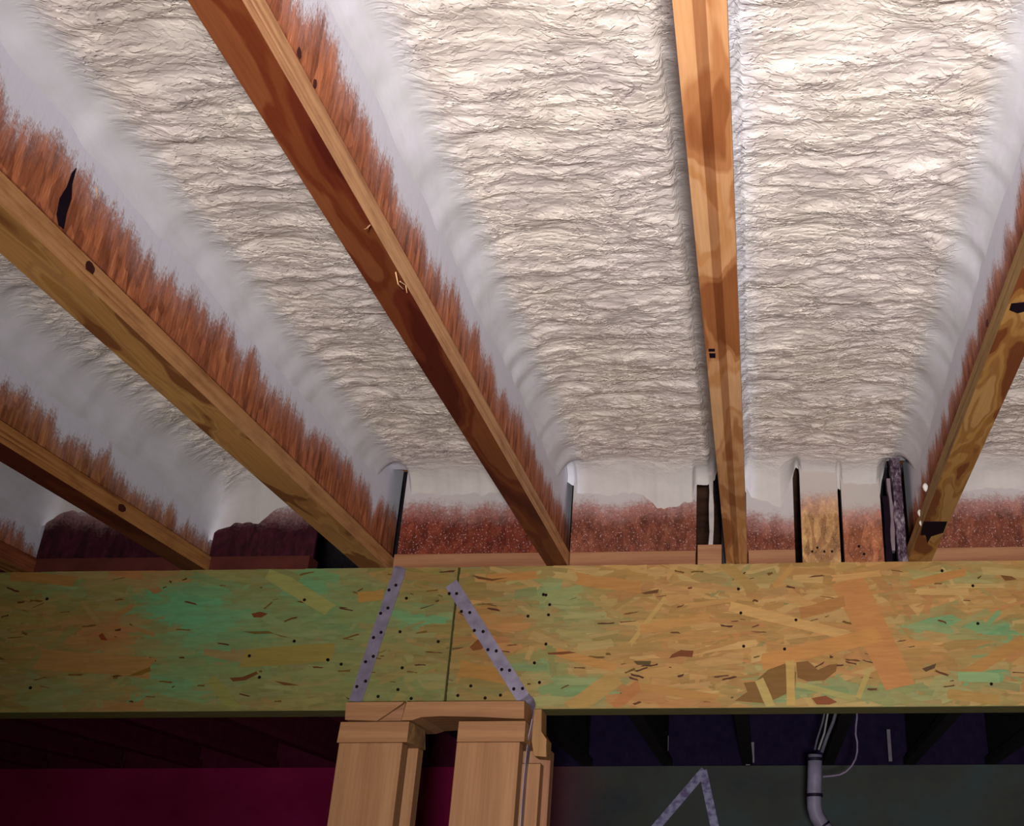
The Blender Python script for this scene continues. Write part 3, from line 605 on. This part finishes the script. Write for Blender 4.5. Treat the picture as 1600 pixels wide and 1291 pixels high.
stud(-.8510, -.7220, Y0 + .001, Y0 + .039, ZP - .0795, 'broad front stud on the left half of the post')
stud(-.8400, -.7120, Y0 + .0800, Y0 + .118, ZP - .0795, 'narrow strip of the rear stud showing right of the left front stud')
stud(-.6125, -.4855, Y0 + .001, Y0 + .039, ZP - .0795, 'broad front stud on the right half of the post')
stud(-.6150, -.4570, Y0 + .0850, Y0 + .123, ZP - .110, 'thin rear stud edge right of the strap below the notched block')
stud(-.6000, -.4440, Y0 + .125, Y0 + .163, ZP - .080, 'rearmost reddish stud at the right side of the post', w_side)
front_prism('notched_block', [(-.4760, -.006), (-.4585, -.006), (-.4560, -.050), (-.4440, -.066), (-.4440, -.0795), (-.4420, -.100), (-.4680, -.098), (-.4750, -.070)], Y0 + .085 - .02, Y0 + .123, lumber('notched_wood', (.42, .23, .09), (.32, .16, .06), 'Z', 8), 'small notched brown block behind the strap at the plate\'s right end', 'wood block')

# ------------------------------------------------------------ beyond the beam
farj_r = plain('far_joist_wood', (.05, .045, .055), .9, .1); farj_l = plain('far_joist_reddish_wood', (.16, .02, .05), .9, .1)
def far_joist(x, lead):
    t = thing('i_joist', (x, 4.2, H), None, 'ceiling joist', 'dim joists beyond the beam')
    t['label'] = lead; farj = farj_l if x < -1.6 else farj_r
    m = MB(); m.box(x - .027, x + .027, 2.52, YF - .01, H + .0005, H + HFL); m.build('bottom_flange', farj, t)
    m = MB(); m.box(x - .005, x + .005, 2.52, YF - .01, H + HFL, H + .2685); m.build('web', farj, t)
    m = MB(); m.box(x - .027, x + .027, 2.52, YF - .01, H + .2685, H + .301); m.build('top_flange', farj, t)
FJ = {-9: 'dim far joist in the dark under the beam, leftmost beside the frame edge', -8: 'dim far joist under the left beam, second from the frame edge', -7: 'dim far joist under the left beam, third from the frame edge', -6: 'dim far joist in the dark just left of the post',
      -5: 'dim far joist seen in the dark slot behind the left half of the post', -4: 'dim far joist seen in the dark gap between the two post halves', -3: 'dim far joist just hidden behind the right edge of the post', -2: 'dim far joist in the dark just right of the post',
      -1: 'dim far joist in the dark left of the distant strap peak', 0: 'dim far joist in the dark right of the distant strap peak', 1: 'dim far joist in the dark behind the cables and plastic pipe', 2: 'dim far joist in the dark just right of the white cord',
      3: 'dim far joist in the dark below the far right of the beam'}
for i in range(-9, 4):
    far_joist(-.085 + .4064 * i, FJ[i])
hang = plain('hanger_steel', (.30, .26, .34), .5, .4, .3)
for px, y0, y1, wpx, ex in ((1040, 1150, 1192, 9, 'far left, below the beam'), (1168, 1150, 1196, 6, 'midway'), (1176, 1160, 1192, 4, 'narrower, midway'), (1388, 1140, 1190, 5, 'right of the white cord')):
    c0, c1 = on_y(px, y0, YF - .05), on_y(px, y1, YF - .05); ww = wpx / 290 / 2; m = MB(); m.box(c0.x - ww, c0.x + ww, YF - .052, YF - .012, c1.z - .0, c0.z)
    o = m.build('joist_hanger', hang, None, loc=c0); tag(o, 'faint metal hanger tab on the distant joist ends, ' + ex, 'joist hanger')
# distant strap pair, meeting in a peak on the far wall
def far_strap(p, q, label, off=.004):
    a, b = on_y(*p, YF - off), on_y(*q, YF - off); d = (b - a).normalized(); wd = Vector((-d.z, 0, d.x)) * .021
    m = MB(); m.prism([a - wd, a + wd, b + wd, b - wd], (0, -.003, 0)); o = m.build('metal_strap', farsteel, None, loc=a); return tag(o, label, 'metal strap')
farsteel = NT('far_steel'); fsv = farsteel.coord(); farsteel = farsteel.done(farsteel.ramp(farsteel.noise(farsteel.mapping(fsv, (25, 25, 40)), 1, 2, .5), [(.35, (.22, .17, .40)), (.6, (.50, .50, .78))]), .5, .4, .2)
far_strap((1101, 1204), (985, 1340), 'distant steel strap sloping down left from the peak on the far wall')
far_strap((1098, 1204), (1128, 1345), 'distant steel strap sloping down right from the peak on the far wall', .0085)
# pvc pipe with bands, wires into its top, a loose cord
YPV = 4.6
pvc = plain('white_pvc', (.42, .38, .56), .45, .4, scale=(12, 12, 12), var=.3)
c = on_y(1273.5, 1180, YPV); cb = on_y(1272, 1262, YPV); ce = on_y(1302, 1300, YPV); cf = on_y(1320, 1345, YPV)
t = thing('drain_pipe', (c.x, YPV, cf.z), 'whitish plastic pipe with dark bands bending right below the beam', 'pipe')
r = .0285
m = MB(); m.tube([c, on_y(1273, 1215, YPV), on_y(1272, 1250, YPV), on_y(1272.5, 1262, YPV), on_y(1276, 1276, YPV), on_y(1284, 1289, YPV), on_y(1296, 1305, YPV), cf, cf + Vector((.25, 0, -.45)), cf + Vector((.3, 0, -1.9))], r, 20); m.build('pipe_body', pvc, t, smooth=True)
bandm = plain('black_band', (.02, .015, .04), .6, .3)
for y in (1187, 1243):
    p = on_y(1273, y, YPV); m = MB(); m.tube([p - Vector((0, 0, .006)), p + Vector((0, 0, .006))], r + .003, 20); m.build('pipe_band', bandm, t)
p = on_y(1291, 1282, YPV) ; q = on_y(1292, 1297, YPV)
p = on_y(1286, 1292, YPV); dd = (on_y(1296, 1305, YPV) - on_y(1276, 1276, YPV)).normalized(); m = MB(); m.tube([p - dd * .004, p + dd * .004], r + .003, 20); m.build('pipe_band', bandm, t)
wm = plain('wire_sheath', (.50, .48, .50), .35, .5)
wm2 = plain('dull_wire', (.20, .20, .26), .5, .4)
for pts, mt, rr, lb in (([(1279, 1172), (1283, 1160), (1288, 1146), (1294, 1112), (1296, 1080)], wm, .0042, 'bright pale cable dropping into the plastic pipe\'s mouth'), ([(1273, 1172), (1277, 1155), (1285, 1130), (1289, 1112), (1291, 1080)], wm2, .004, 'dull grey cable left of the bright one at the pipe\'s mouth'), ([(1284, 1176), (1293, 1150), (1302, 1128), (1307, 1110), (1309, 1080)], wm2, .007, 'thick grey cable bundle right of the bright one at the pipe\'s mouth')):
    P3 = [on_y(*q, YPV) for q in pts]; P3.append(Vector((P3[-1].x, YPV, H + .05 if False else P3[-1].z + .02))); m = MB(); m.tube(P3, rr, 8); o = m.build('cable', mt, None, smooth=True, loc=P3[0]); tag(o, lb, 'cable')
cp = [(1286, 1214), (1298, 1213), (1312, 1211), (1322, 1206), (1331, 1197), (1337, 1186), (1339.5, 1174), (1339.5, 1160), (1337, 1148), (1337.5, 1135), (1339, 1122), (1339, 1100), (1338, 1080)]
P3 = [on_y(*q, YPV) for q in cp]
m = MB(); m.tube(P3, .0038, 8); o = m.build('cord', plain('white_cord', (.42, .34, .52), .5, .3), None, smooth=True, loc=P3[0]); tag(o, 'thin white cord looping from the beam down to the plastic pipe', 'cord')
